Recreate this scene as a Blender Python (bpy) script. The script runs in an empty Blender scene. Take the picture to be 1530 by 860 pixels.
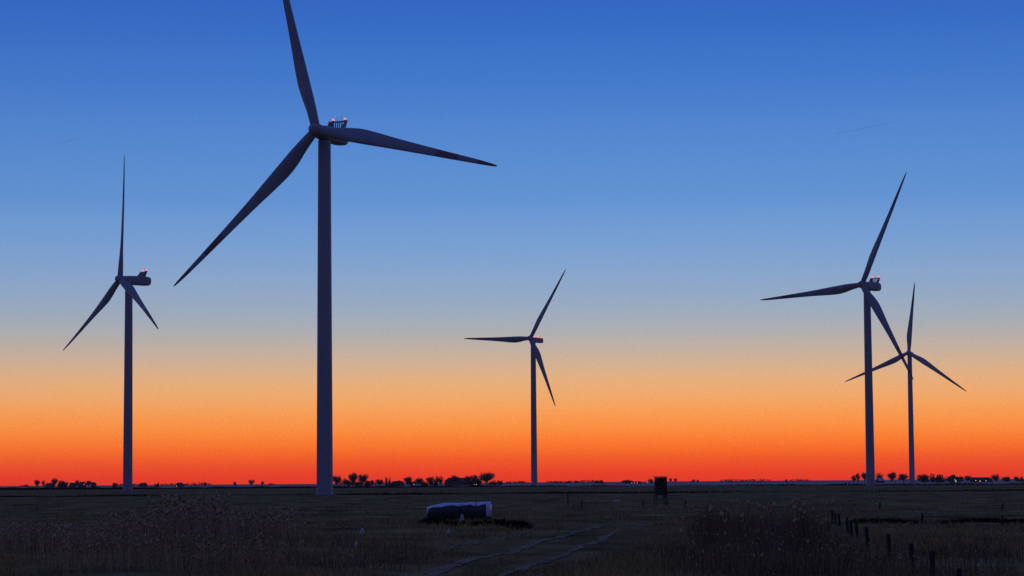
import bpy, bmesh, math, random
import numpy as np
from mathutils import Matrix, Vector

random.seed(7)
rng = np.random.default_rng(7)
scene = bpy.context.scene
C = scene.collection
rad = math.radians

# ------------------------------------------------------------------ camera
F_PX, EYE, HORIZON, ROLL = 3612.5, 3.2, 719.3, 0.0070      # 85 mm lens, eye 3.2 m over the marsh
PITCH = math.atan((HORIZON - 430.0) / F_PX)
cam_data = bpy.data.cameras.new('camera')
cam_data.lens, cam_data.sensor_width = 85.0, 36.0
cam_data.clip_start, cam_data.clip_end = 0.5, 150000.0
cam = bpy.data.objects.new('camera', cam_data)
C.objects.link(cam)
cam.matrix_world = (Matrix.Translation((0, 0, EYE)) @ Matrix.Rotation(rad(90) + PITCH, 4, 'X')
                    @ Matrix.Rotation(-ROLL, 4, 'Z'))
scene.camera = cam

# ------------------------------------------------------------------ sky (dusk afterglow)
def lin(c):
    return tuple((v / 255 / 12.92) if v / 255 <= 0.04045 else ((v / 255 + 0.055) / 1.055) ** 2.4 for v in c)
def elev(y):
    return math.degrees(PITCH - math.atan((y - 430.0) / F_PX))
world = bpy.data.worlds.new('World')
scene.world = world
world.use_nodes = True
nt = world.node_tree
nt.nodes.clear()
def wn(kind, **kw):
    n = nt.nodes.new(kind)
    for k, v in kw.items():
        setattr(n, k, v)
    return n
def wm(op, a, b=None, clamp=False):
    n = wn('ShaderNodeMath', operation=op, use_clamp=clamp)
    for i, v in enumerate((a, b)):
        if v is None:
            continue
        if isinstance(v, (int, float)):
            n.inputs[i].default_value = v
        else:
            nt.links.new(v, n.inputs[i])
    return n.outputs[0]
tc = wn('ShaderNodeTexCoord')
nrm = wn('ShaderNodeVectorMath', operation='NORMALIZE')
nt.links.new(tc.outputs['Generated'], nrm.inputs[0])
sep = wn('ShaderNodeSeparateXYZ')
nt.links.new(nrm.outputs[0], sep.inputs[0])
el = wm('MULTIPLY', wm('ARCSINE', wm('MAXIMUM', sep.outputs['Z'], 0.0)), 2 / math.pi, True)
tpos = wm('POWER', el, 0.5)
HAZE_D, HAZE_TOP, HAZE_R = 0.000033, 165.0, 9200.0
def behind_haze(deg, c):
    """what the sky outside the haze box must send so that c arrives at the camera"""
    e = math.radians(max(deg, 0.02))
    path = min((HAZE_TOP - EYE) / math.sin(e), HAZE_R / math.cos(e))
    T = math.exp(-HAZE_D * path)
    return tuple(max((v - s_ * (1 - T)) / T, 0.002) for v, s_ in zip(lin(c), (0.02, 0.028, 0.07)))
GAIN = 1.8
def ramp(stops, haze=False):
    r = wn('ShaderNodeValToRGB')
    r.color_ramp.interpolation = 'B_SPLINE'
    e = r.color_ramp.elements
    while len(e) < len(stops):
        e.new(0.5)
    for i, (deg, c) in enumerate(stops):
        e[i].position = math.sqrt(max(deg, 0) / 90)
        e[i].color = (*(tuple(v / GAIN for v in behind_haze(deg, c)) if haze else tuple(v / GAIN for v in lin(c))), 1)
    nt.links.new(tpos, r.inputs[0])
    return r.outputs[0]
west = [(elev(y), c) for y, c in (
    (719.3, (224, 56, 26)), (710, (227, 61, 27)), (700, (232, 71, 28)), (685, (238, 88, 32)), (670, (247, 110, 38)), (655, (250, 127, 50)),
    (640, (250, 141, 62)), (620, (248, 154, 80)), (600, (243, 166, 99)), (570, (231, 176, 124)), (540, (207, 177, 150)), (510, (184, 175, 168)),
    (480, (163, 173, 185)), (440, (146, 169, 198)), (390, (128, 163, 208)), (340, (113, 156, 211)), (300, (100, 149, 211)), (180, (78, 131, 206)),
    (90, (62, 117, 201)), (0, (50, 102, 194)))] + [(16, (46, 90, 180)), (25, (46, 80, 166)), (45, (46, 74, 154)), (90, (46, 72, 148))]
east = [(0, (74, 58, 88)), (6, (70, 62, 108)), (14, (62, 66, 126)), (30, (50, 68, 136)), (60, (46, 72, 146)), (90, (46, 72, 148))]
# azimuth weight: 1 towards the set sun (a little right of the lens axis), 0 behind the camera
SUN_AZ = rad(2.5)
hx = wm('MULTIPLY', sep.outputs['X'], math.sin(SUN_AZ))
hy = wm('MULTIPLY', sep.outputs['Y'], math.cos(SUN_AZ))
hl = wm('SQRT', wm('ADD', wm('MULTIPLY', sep.outputs['X'], sep.outputs['X']),
                   wm('ADD', wm('MULTIPLY', sep.outputs['Y'], sep.outputs['Y']), 1e-6)))
cosaz = wm('DIVIDE', wm('ADD', hx, hy), hl)
w = wm('MULTIPLY', wm('ADD', cosaz, 1.0), 0.5, True)
w = wm('POWER', w, 3.0)
mix = wn('ShaderNodeMix', data_type='RGBA')
nt.links.new(w, mix.inputs[0])
nt.links.new(ramp(east), mix.inputs[6])
nt.links.new(ramp(west, True), mix.inputs[7])
bg = wn('ShaderNodeBackground')
bg.inputs['Strength'].default_value = GAIN
nt.links.new(mix.outputs[2], bg.inputs['Color'])
out = wn('ShaderNodeOutputWorld')
nt.links.new(bg.outputs[0], out.inputs['Surface'])
# the sun is below the horizon: the sky is the only daylight
vs = scene.view_settings
vs.view_transform, vs.look, vs.exposure, vs.gamma, vs.use_curve_mapping = 'Standard', 'None', 0.0, 1.0, False
scene.cycles.max_bounces = 6
scene.cycles.volume_bounces = 1
scene.cycles.use_denoising = False
scene.cycles.sample_clamp_indirect = 1.5

# ------------------------------------------------------------------ helpers
def ray(px, py):
    """direction in world space of a pixel of the 1530x860 photograph"""
    u, v = px - 765.0, 430.0 - py
    c, s = math.cos(ROLL), math.sin(ROLL)
    a, b = u * c + v * s, -u * s + v * c
    return Vector((a, F_PX * math.cos(PITCH) - b * math.sin(PITCH), F_PX * math.sin(PITCH) + b * math.cos(PITCH)))
def at(px, py, dist):
    """world point seen at that pixel, dist metres ahead"""
    r = ray(px, py)
    return Vector((0, 0, EYE)) + r * (dist / r.y)
def on_ground(px, py):
    r = ray(px, py)
    p = Vector((0, 0, EYE)) + r * (EYE / -r.z)
    return p.x, p.y
def gh(x, y):
    """height of the marsh"""
    r = np.hypot(x, y)
    f = np.clip((900 - r) / 500, 0, 1)
    b = (0.10 * np.sin(x * 0.11 + 1.3) * np.sin(y * 0.043 + .4) + 0.05 * np.sin(x * 0.37 + y * 0.21)
         + 0.04 * np.sin(x * 0.83 - y * 0.3 + 2) + 0.03 * np.sin(y * 0.6 + x * 1.3))
    return b * f
def ghf(x, y):
    return float(gh(np.float64(x), np.float64(y)))

def obj(name, mesh, mat=None, parent=None, matrix=None):
    o = bpy.data.objects.new(name, mesh)
    C.objects.link(o)
    if mat is not None and mesh is not None and not mesh.materials:
        mesh.materials.append(mat)
    if parent is not None:
        o.parent = parent
    if matrix is not None:
        o.matrix_local = matrix
    return o
def tag(o, label=None, cat=None, group=None, kind=None):
    for k, v in (('label', label), ('category', cat), ('group', group), ('kind', kind)):
        if v:
            o[k] = v
    return o
def empty(name, loc, rz=0.0):
    o = bpy.data.objects.new(name, None)
    C.objects.link(o)
    o.location = loc
    o.rotation_euler = (0, 0, rz)
    o.empty_display_size = 0.3
    return o
def mesh_np(name, verts, faces, smooth=False):
    """verts (n,3), faces (m,k) as numpy arrays"""
    me = bpy.data.meshes.new(name)
    verts = np.asarray(verts, np.float32)
    faces = np.asarray(faces, np.int32)
    m, k = faces.shape
    me.vertices.add(len(verts))
    me.vertices.foreach_set('co', verts.ravel())
    me.loops.add(m * k)
    me.loops.foreach_set('vertex_index', faces.ravel())
    me.polygons.add(m)
    me.polygons.foreach_set('loop_start', np.arange(0, m * k, k, dtype=np.int32))
    me.update(calc_edges=True)
    if smooth:
        me.polygons.foreach_set('use_smooth', np.ones(m, bool))
    return me
def bm_mesh(name, bm, smooth=False):
    me = bpy.data.meshes.new(name)
    bmesh.ops.recalc_face_normals(bm, faces=bm.faces[:])
    if smooth:
        for f in bm.faces:
            f.smooth = True
    bm.to_mesh(me)
    bm.free()
    return me
def add_box(bm, lo, hi, bevel=0.0):
    lo, hi = Vector(lo), Vector(hi)
    r = bmesh.ops.create_cube(bm, size=1.0)
    c, s = (lo + hi) / 2, hi - lo
    for v in r['verts']:
        v.co = Vector((v.co.x * s.x, v.co.y * s.y, v.co.z * s.z)) + c
    if bevel:
        ed = list({e for v in r['verts'] for e in v.link_edges})
        bmesh.ops.bevel(bm, geom=ed, offset=bevel, segments=1, affect='EDGES')
def add_prism(bm, pts_a, pts_b):
    """solid between two rings of equal length"""
    a = [bm.verts.new(p) for p in pts_a]
    b = [bm.verts.new(p) for p in pts_b]
    n = len(a)
    for i in range(n):
        bm.faces.new((a[i], a[(i + 1) % n], b[(i + 1) % n], b[i]))
    bm.faces.new(a[::-1])
    bm.faces.new(b)
def loft(bm, rings, cap0=True, cap1=True):
    vs_ = [[bm.verts.new(p) for p in r] for r in rings]
    n = len(vs_[0])
    for a, b in zip(vs_, vs_[1:]):
        for i in range(n):
            bm.faces.new((a[i], a[(i + 1) % n], b[(i + 1) % n], b[i]))
    if cap0:
        bm.faces.new(vs_[0][::-1])
    if cap1:
        bm.faces.new(vs_[-1])
def add_bar(bm, a, b, r0, r1, n=6):
    a, b = Vector(a), Vector(b)
    d = (b - a).normalized()
    x = d.orthogonal().normalized()
    y = d.cross(x)
    cs = [(math.cos(2 * math.pi * i / n), math.sin(2 * math.pi * i / n)) for i in range(n)]
    add_prism(bm, [a + (x * c + y * s) * r0 for c, s in cs], [b + (x * c + y * s) * r1 for c, s in cs])

# ------------------------------------------------------------------ materials
def material(name, color, rough=0.8, var=0.0, scale=1.0, detail=6, color2=None, spec=0.5, bump=0.0, island=0.0,
             coord='Object', stretch=None, metallic=0.0, thin=0.0):
    m = bpy.data.materials.new(name)
    m.use_nodes = True
    t = m.node_tree
    p = t.nodes['Principled BSDF']
    p.inputs['Roughness'].default_value = rough
    p.inputs['Metallic'].default_value = metallic
    p.inputs['Specular IOR Level'].default_value = spec
    p.inputs['Base Color'].default_value = (*color, 1)
    c2 = color2 or tuple(v * (1 - var) for v in color)
    t_c = t.nodes.new('ShaderNodeTexCoord')
    src = t_c.outputs[coord]
    if stretch:
        mp = t.nodes.new('ShaderNodeMapping')
        mp.inputs['Scale'].default_value = stretch
        t.links.new(src, mp.inputs[0])
        src = mp.outputs[0]
    nz = t.nodes.new('ShaderNodeTexNoise')
    nz.inputs['Scale'].default_value = scale
    nz.inputs['Detail'].default_value = detail
    nz.inputs['Roughness'].default_value = 0.65
    t.links.new(src, nz.inputs['Vector'])
    mr = t.nodes.new('ShaderNodeMapRange')
    mr.inputs[1].default_value, mr.inputs[2].default_value = 0.35, 0.65
    t.links.new(nz.outputs[0], mr.inputs[0])
    fac = mr.outputs[0]
    if island:
        g = t.nodes.new('ShaderNodeNewGeometry')
        mx = t.nodes.new('ShaderNodeMix')
        mx.inputs[0].default_value = island
        t.links.new(fac, mx.inputs[2])
        t.links.new(g.outputs['Random Per Island'], mx.inputs[3])
        fac = mx.outputs[0]
    mc = t.nodes.new('ShaderNodeMix')
    mc.data_type = 'RGBA'
    t.links.new(fac, mc.inputs[0])
    mc.inputs[6].default_value = (*color, 1)
    mc.inputs[7].default_value = (*c2, 1)
    t.links.new(mc.outputs[2], p.inputs['Base Color'])
    if thin:                                   # light passing through thin leaves and film
        tl = t.nodes.new('ShaderNodeBsdfTranslucent')
        t.links.new(mc.outputs[2], tl.inputs[0])
        ms = t.nodes.new('ShaderNodeMixShader')
        ms.inputs[0].default_value = thin
        t.links.new(p.outputs[0], ms.inputs[1])
        t.links.new(tl.outputs[0], ms.inputs[2])
        t.links.new(ms.outputs[0], t.nodes['Material Output'].inputs[0])
    if bump:
        b = t.nodes.new('ShaderNodeBump')
        b.inputs['Strength'].default_value = bump
        t.links.new(nz.outputs[0], b.inputs['Height'])
        t.links.new(b.outputs[0], p.inputs['Normal'])
    return m
def emitter(name, color, strength):
    m = bpy.data.materials.new(name)
    m.use_nodes = True
    p = m.node_tree.nodes['Principled BSDF']
    p.inputs['Base Color'].default_value = (*color, 1)
    p.inputs['Emission Color'].default_value = (*color, 1)
    p.inputs['Emission Strength'].default_value = strength
    return m
M = {
    'marsh': material('marsh', (0.56, 0.32, 0.10), 1.0, scale=0.11, color2=(0.10, 0.062, 0.022), spec=0.0, bump=0.6, detail=15),
    'mist_tinted_field': material('mist_tinted_field', (0.72, 0.44, 0.31), 1.0, scale=0.004, color2=(0.58, 0.36, 0.25), spec=0.0, stretch=(1, 4, 1)),  # pale grass, albedo raised in place of denser low haze
    'grass': material('grass', (0.78, 0.47, 0.16), 0.9, scale=0.07, color2=(0.04, 0.03, 0.012), spec=0.1, island=0.6, thin=0.25),
    'reed': material('reed', (0.75, 0.45, 0.19), 0.8, scale=0.15, color2=(0.10, 0.064, 0.026), spec=0.1, island=0.8, thin=0.3),
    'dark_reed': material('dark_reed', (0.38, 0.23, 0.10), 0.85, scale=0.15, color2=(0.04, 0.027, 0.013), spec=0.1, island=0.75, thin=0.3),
    'plume': material('plume', (1.0, 0.62, 0.31), 0.9, scale=0.12, color2=(0.34, 0.20, 0.09), spec=0.0, island=0.5, thin=0.2),
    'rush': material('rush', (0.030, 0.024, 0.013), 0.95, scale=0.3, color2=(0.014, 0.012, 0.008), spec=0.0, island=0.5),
    'mud': material('mud', (0.50, 0.29, 0.13), 0.95, scale=0.45, color2=(0.17, 0.10, 0.045), spec=0.05, bump=0.6, detail=13),
    'verge': material('verge', (0.50, 0.31, 0.13), 0.95, scale=0.5, color2=(0.28, 0.17, 0.065), spec=0.0, bump=0.4, detail=9),
    'tower': material('tower', (0.40, 0.395, 0.37), 0.5, scale=0.25, color2=(0.35, 0.345, 0.32), stretch=(1, 1, 0.15)),
    'shell': material('shell', (0.40, 0.395, 0.37), 0.5, scale=0.6, color2=(0.34, 0.335, 0.31)),
    'blade': material('blade', (0.38, 0.375, 0.35), 0.45, scale=0.4, color2=(0.33, 0.325, 0.30)),
    'red': material('red', (0.32, 0.15, 0.14), 0.5, scale=0.8, color2=(0.27, 0.13, 0.12)),
    'dark_metal': material('dark_metal', (0.07, 0.07, 0.075), 0.55, scale=2, color2=(0.05, 0.05, 0.05)),
    'concrete': material('concrete', (0.32, 0.31, 0.29), 0.9, scale=1.5, color2=(0.22, 0.21, 0.20), bump=0.3),
    'bark': material('bark', (0.27, 0.165, 0.14), 0.95, scale=2, color2=(0.18, 0.115, 0.10), spec=0.1),
    'leaf': material('leaf', (0.13, 0.10, 0.06), 0.9, scale=0.5, color2=(0.06, 0.05, 0.03), spec=0.1, island=0.6),
    'brick': material('brick', (0.20, 0.10, 0.075), 0.9, scale=3, color2=(0.15, 0.075, 0.06)),
    'roof': material('roof', (0.10, 0.065, 0.055), 0.85, scale=3, color2=(0.07, 0.05, 0.045)),
    'sheet_roof': material('sheet_roof', (0.50, 0.52, 0.55), 0.25, scale=1, color2=(0.42, 0.44, 0.47), metallic=0.6),
    'glass': material('glass', (0.03, 0.035, 0.04), 0.1, scale=1, var=0.2),
    'wood': material('wood', (0.045, 0.034, 0.026), 0.9, scale=3, color2=(0.025, 0.019, 0.015), stretch=(6, 6, 0.6), bump=0.3),
    'post': material('post', (0.040, 0.033, 0.027), 0.95, scale=4, color2=(0.02, 0.017, 0.014), stretch=(4, 4, 0.5), bump=0.3),
    'wire': material('wire', (0.03, 0.028, 0.026), 0.9, scale=4, var=0.3, spec=0.1),
    'film': material('film', (0.055, 0.055, 0.06), 0.14, scale=2.2, color2=(0.035, 0.035, 0.04), spec=0.4, bump=0.3),
    'pale_film': material('pale_film', (0.88, 0.86, 0.84), 0.4, scale=6, color2=(0.75, 0.73, 0.72), thin=0.7),
    'tarp': material('tarp', (0.88, 0.88, 0.88), 0.3, scale=3, color2=(0.74, 0.74, 0.75), spec=0.6, bump=0.3),
    'beacon': emitter('beacon', (1.0, 0.07, 0.025), 3.4),
    'lamp_white': emitter('lamp_white', (1.0, 0.86, 0.70), 0.7),
    'lamp_yellow': emitter('lamp_yellow', (1.0, 0.62, 0.26), 0.7),
    'lamp_pink': emitter('lamp_pink', (1.0, 0.34, 0.36), 0.7),
}

# ------------------------------------------------------------------ ground
inner = np.linspace(-15, 15, 301)
outer = np.concatenate([inner, np.linspace(15, 345, 67)[1:-1]])
th = np.radians(outer)
rr = np.concatenate([np.geomspace(2, 70, 12), np.geomspace(70, 900, 260)[1:], np.geomspace(900, 9000, 40)[1:]])
TH, RR = np.meshgrid(th, rr)
GX, GY = RR * np.sin(TH), RR * np.cos(TH)
GV = np.stack([GX, GY, gh(GX, GY)], -1).reshape(-1, 3)
nr, nc = RR.shape
ii, jj = np.meshgrid(np.arange(nr - 1), np.arange(nc), indexing='ij')
j2 = (jj + 1) % nc
GF = np.stack([ii * nc + jj, (ii + 1) * nc + jj, (ii + 1) * nc + j2, ii * nc + j2], -1).reshape(-1, 4)
GV = np.vstack([GV, [[0, 0, 0]]])
gme = mesh_np('ground', GV, GF[:, ::-1], True)
hub_f = np.array([[len(GV) - 1, (j + 1) % nc, j] for j in range(nc)])
ground = obj('ground', gme, M['marsh'])
tag(ground, 'dark flat marsh meadow stretching to the horizon', kind='structure')
cap = mesh_np('ground_near', np.vstack([GV[:nc], [[0, 0, 0]]]), np.array([[nc, j, (j + 1) % nc] for j in range(nc)])[:, ::-1], True)
obj('near_ground', cap, M['marsh'], ground)

# pale field beyond a slanting boundary, its colour brightened to stand in for mist
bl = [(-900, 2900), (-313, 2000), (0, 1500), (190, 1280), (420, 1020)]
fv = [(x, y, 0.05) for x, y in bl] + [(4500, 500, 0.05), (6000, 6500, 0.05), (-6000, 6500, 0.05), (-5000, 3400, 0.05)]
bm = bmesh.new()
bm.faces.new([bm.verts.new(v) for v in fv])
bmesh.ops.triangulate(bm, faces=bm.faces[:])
far_field = obj('far_field', bm_mesh('far_field', bm), M['mist_tinted_field'])
tag(far_field, 'smooth pale far field under the horizon, mist painted into its colour', kind='structure')

# ------------------------------------------------------------------ farm track
def strip(name, pts, width, mat, label, lift=0.03):
    P = np.array([on_ground(*p) for p in pts])
    t = np.concatenate([[0], np.cumsum(np.hypot(*np.diff(P, axis=0).T))])
    s = np.arange(0, t[-1], 0.6)
    X, Y = np.interp(s, t, P[:, 0]), np.interp(s, t, P[:, 1])
    for _ in range(14):
        X[1:-1] = (X[:-2] + X[2:] + 2 * X[1:-1]) / 4
        Y[1:-1] = (Y[:-2] + Y[2:] + 2 * Y[1:-1]) / 4
    dx, dy = np.gradient(X), np.gradient(Y)
    L = np.hypot(dx, dy)
    nx, ny = -dy / L, dx / L
    def wob(seed):
        r = np.random.default_rng(seed)
        a = r.normal(size=len(s) + 8)
        return np.convolve(a, np.ones(4) / 4, 'same')[4:-4]
    fade = np.clip(np.minimum(s, t[-1] - s) / 14, 0.1, 1)
    wl = width / 2 * fade * (1 + 0.5 * wob(1)) + 0.05 * rng.normal(size=len(s))
    wr = width / 2 * fade * (1 + 0.5 * wob(2)) + 0.05 * rng.normal(size=len(s))
    rows = []
    for k in (-1, 0, 1):
        ox = (wl if k < 0 else wr) * k
        x, y = X + nx * ox, Y + ny * ox
        rows.append(np.stack([x, y, gh(x, y) + lift + (0.02 if k == 0 else 0)], -1))
    V = np.concatenate(rows)
    n = len(s)
    Fc = []
    for a, b in ((0, 1), (1, 2)):
        i = np.arange(n - 1)
        Fc.append(np.stack([a * n + i, a * n + i + 1, b * n + i + 1, b * n + i], -1))
    o = obj(name, mesh_np(name, V, np.concatenate(Fc)), mat)
    tag(o, label, kind='structure')
    return o, np.stack([X, Y], -1), width
tracks = [
    strip('track_rut', [(560, 880), (618, 860), (660, 847), (720, 832), (768, 820), (810, 808), (856, 798), (901, 787), (930, 781.5), (961, 780)],
          0.66, M['mud'], 'pale muddy wheel rut on the left of the farm track'),
    strip('track_rut', [(700, 874), (756, 855), (780, 846), (807, 837), (834, 828), (856, 821), (871, 814), (895, 806.5), (916, 799), (934, 794.5)],
          0.5, M['mud'], 'pale muddy wheel rut on the right of the farm track'),
    strip('track_rut', [(930, 795), (961, 787), (985, 784), (1006, 776.5), (1030, 771)],
          1.1, M['verge'], 'faint grassy end of the farm track by the reeds'),
    strip('track_verge', [(590, 827), (640, 820), (675, 815.6), (726, 806.6), (756, 802), (780, 797), (810, 787)],
          1.2, M['verge'], 'faint pale verge running along the farm track'),
]
TRK = np.concatenate([np.column_stack([t[1], np.full(len(t[1]), t[2])]) for t in tracks[:2]])

# ------------------------------------------------------------------ wind turbines
TILT = rad(6.0)
BL = {}
def foil(r, Rt, k=1.0):
    """one cross-section of the blade at radius r; span Z, chord Y, thickness X"""
    s = r / Rt
    root = 1.15 * k
    S = [0.0, 0.06, 0.12, 0.20, 0.30, 0.45, 0.60, 0.75, 0.88, 0.95, 0.985, 1.0]
    CH = [2.3, 2.4, 3.3, 4.2, 3.85, 2.85, 2.2, 1.65, 1.2, 0.9, 0.6, 0.18]
    TK = [1.0, 0.98, 0.66, 0.38, 0.29, 0.24, 0.21, 0.19, 0.18, 0.17, 0.17, 0.17]
    TW = [16, 16, 15, 12.5, 9, 5, 2.5, 1, 0, -0.5, -0.5, -0.5]
    AX = [0.5, 0.5, 0.42, 0.32, 0.31, 0.31, 0.32, 0.34, 0.36, 0.4, 0.45, 0.5]
    win = min(0.06, s, max(1 - s, 0.0))
    ss = np.linspace(s - win, s + win, 9)
    ch, tk, tw, ax = (float(np.interp(ss, S, q).mean()) for q in (CH, TK, TW, AX))
    ch *= k
    bend = Rt * math.sin(rad(3.0)) * (0.35 * s + 0.65 * s * s)
    pts = []
    n = 18
    blend = min(1, max(0, (tk - 0.3) / 0.65))
    for i in range(n):
        a = 2 * math.pi * i / n
        c = (1 - math.cos(a)) / 2           # 0 = leading edge, 1 = trailing edge
        yt = 5 * tk * (0.2969 * math.sqrt(c) - 0.126 * c - 0.3516 * c * c + 0.2843 * c ** 3 - 0.1036 * c ** 4)
        x = (yt if a < math.pi else -yt) * (1 if a < math.pi else 0.75)
        xc = math.sin(a) * tk / 2
        x = x * (1 - blend) + xc * blend
        px, py = x * ch, (ax - c) * ch
        t = rad(tw + 2)
        # leading edge (+Y) turned upwind (+X)
        pts.append(Vector((px * math.cos(t) + py * math.sin(t) + bend, -px * math.sin(t) + py * math.cos(t), r)))
    return pts
def blade_meshes(Rt, k):
    key = (Rt, k)
    if key in BL:
        return BL[key]
    def seg(name, s0, s1, n, c0, c1):
        bm = bmesh.new()
        loft(bm, [foil(Rt * s, Rt, k) for s in np.linspace(s0, s1, n)], c0, c1)
        return bm_mesh(name, bm, True)
    body = bmesh.new()
    loft(body, [foil(Rt * s, Rt, k) for s in np.linspace(1.3 / Rt, 0.67, 48)], True, True)
    loft(body, [foil(Rt * s, Rt, k) for s in np.linspace(0.785, 0.895, 8)], True, True)
    BL[key] = (bm_mesh('blade', body, True), seg('warning_band', 0.67, 0.785, 8, True, True), seg('warning_tip', 0.895, 1.0, 14, True, True))
    return BL[key]
SH = {}
def shared(key, fn):
    if key not in SH:
        SH[key] = fn()
    return SH[key]
def lathe(prof, n=40, axis='Z'):
    bm = bmesh.new()
    rings = []
    for r, z in prof:
        ring = []
        for i in range(n):
            a = 2 * math.pi * i / n
            c, s = r * math.cos(a), r * math.sin(a)
            ring.append(Vector((c, s, z)) if axis == 'Z' else Vector((z, c, s)))
        rings.append(ring)
    loft(bm, rings)
    return bm_mesh('lathe', bm, True)
def flat_by_angle(me, ang=35):
    me.set_sharp_from_angle(angle=rad(ang))
    return me
def tower_section(z0, z1, hh):
    def rad_at(z):
        return 2.08 + (1.60 - 2.08) * z / hh
    prof = [(rad_at(z0), z0), (rad_at(z0) + 0.03, z0 + 0.02), (rad_at(z0) + 0.03, z0 + 0.16), (rad_at(z0 + 0.18), z0 + 0.18)]
    for z in np.linspace(z0 + 0.4, z1 - 0.4, 6):
        prof.append((rad_at(z), z))
    prof += [(rad_at(z1), z1)]
    return flat_by_angle(lathe(prof, 48))
def nacelle_a():
    """rounded long housing with a chamfered belly"""
    bm = bmesh.new()
    def ring(x, hw, zt, zb, n=28, p=4.0):
        out_, zc, hz = [], (zt + zb) / 2, (zt - zb) / 2
        for i in range(n):
            a = 2 * math.pi * i / n
            c, s = math.cos(a), math.sin(a)
            out_.append(Vector((x, hw * math.copysign(abs(c) ** (2 / p), c), zc + hz * math.copysign(abs(s) ** (2 / p), s))))
        return out_
    R_ = [(2.75, 1.35, 1.15, -1.45), (2.2, 1.62, 1.42, -1.85), (0.6, 1.75, 1.55, -2.15), (-1.8, 1.78, 1.62, -2.3), (-4.5, 1.8, 1.66, -2.42),
          (-7.5, 1.8, 1.62, -2.46), (-9.2, 1.74, 1.42, -2.34), (-9.9, 1.5, 1.05, -1.95), (-10.25, 0.95, 0.45, -1.3)]
    loft(bm, [ring(*q) for q in R_])
    return flat_by_angle(bm_mesh('nacelle', bm, True), 50)
def nacelle_b():
    bm = bmesh.new()
    def ring(x, hw, zt, zb, ch=0.3):
        return [Vector((x, y, z)) for y, z in ((hw - ch, zb), (hw, zb + ch), (hw, zt - ch), (hw - ch, zt), (-hw + ch, zt), (-hw, zt - ch), (-hw, zb + ch), (-hw + ch, zb))]
    loft(bm, [ring(2.6, 1.3, 0.7, -1.3), ring(1.6, 1.7, 0.8, -2.2), ring(-8.9, 1.75, 0.5, -2.55), ring(-9.1, 1.6, 0.36, -2.4)])
    return bm_mesh('nacelle', bm)
def hub_mesh():
    prof = [(0.02, 2.25), (0.55, 2.18), (1.0, 1.95), (1.4, 1.5), (1.68, 0.8), (1.78, 0.0), (1.78, -0.8), (1.68, -1.4), (1.5, -1.55)]
    return lathe(prof, 32, 'X')
def wing_mesh(side):
    """one raked side panel of the cooler"""
    bm = bmesh.new()
    b, t = 2.15 * side, 2.5 * side
    e = 0.1
    w = 0.95                      # flange that turns inwards
    lo = [Vector((1.15, b, 0)), Vector((-1.15, b, 0)), Vector((-1.15, b - w * side, 0)), Vector((-1.0, b - w * side, 0)), Vector((-1.0, b - e * side, 0)), Vector((1.15, b - e * side, 0))]
    hi = [Vector((-0.75, t, 2.3)), Vector((-1.75, t, 2.3)), Vector((-1.75, t - w * side, 2.3)), Vector((-1.6, t - w * side, 2.3)), Vector((-1.6, t - e * side, 2.3)), Vector((-0.75, t - e * side, 2.3))]
    add_prism(bm, lo, hi)
    return bm_mesh('wing', bm)
def rail_mesh(x, z, hw, h=0.22):
    bm = bmesh.new()
    add_box(bm, (x - 0.12, -hw, z), (x + 0.12, hw, z + h))
    return bm_mesh('rail', bm)
def fin_mesh():
    bm = bmesh.new()
    add_prism(bm, [Vector((-1.0, -0.14, .2)), Vector((-1.0, 0.14, .2)), Vector((-1.16, 0.14, .2)), Vector((-1.16, -0.14, .2))],
              [Vector((-1.58, -0.14, 2.1)), Vector((-1.58, 0.14, 2.1)), Vector((-1.74, 0.14, 2.1)), Vector((-1.74, -0.14, 2.1))])
    return bm_mesh('fin', bm)
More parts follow.
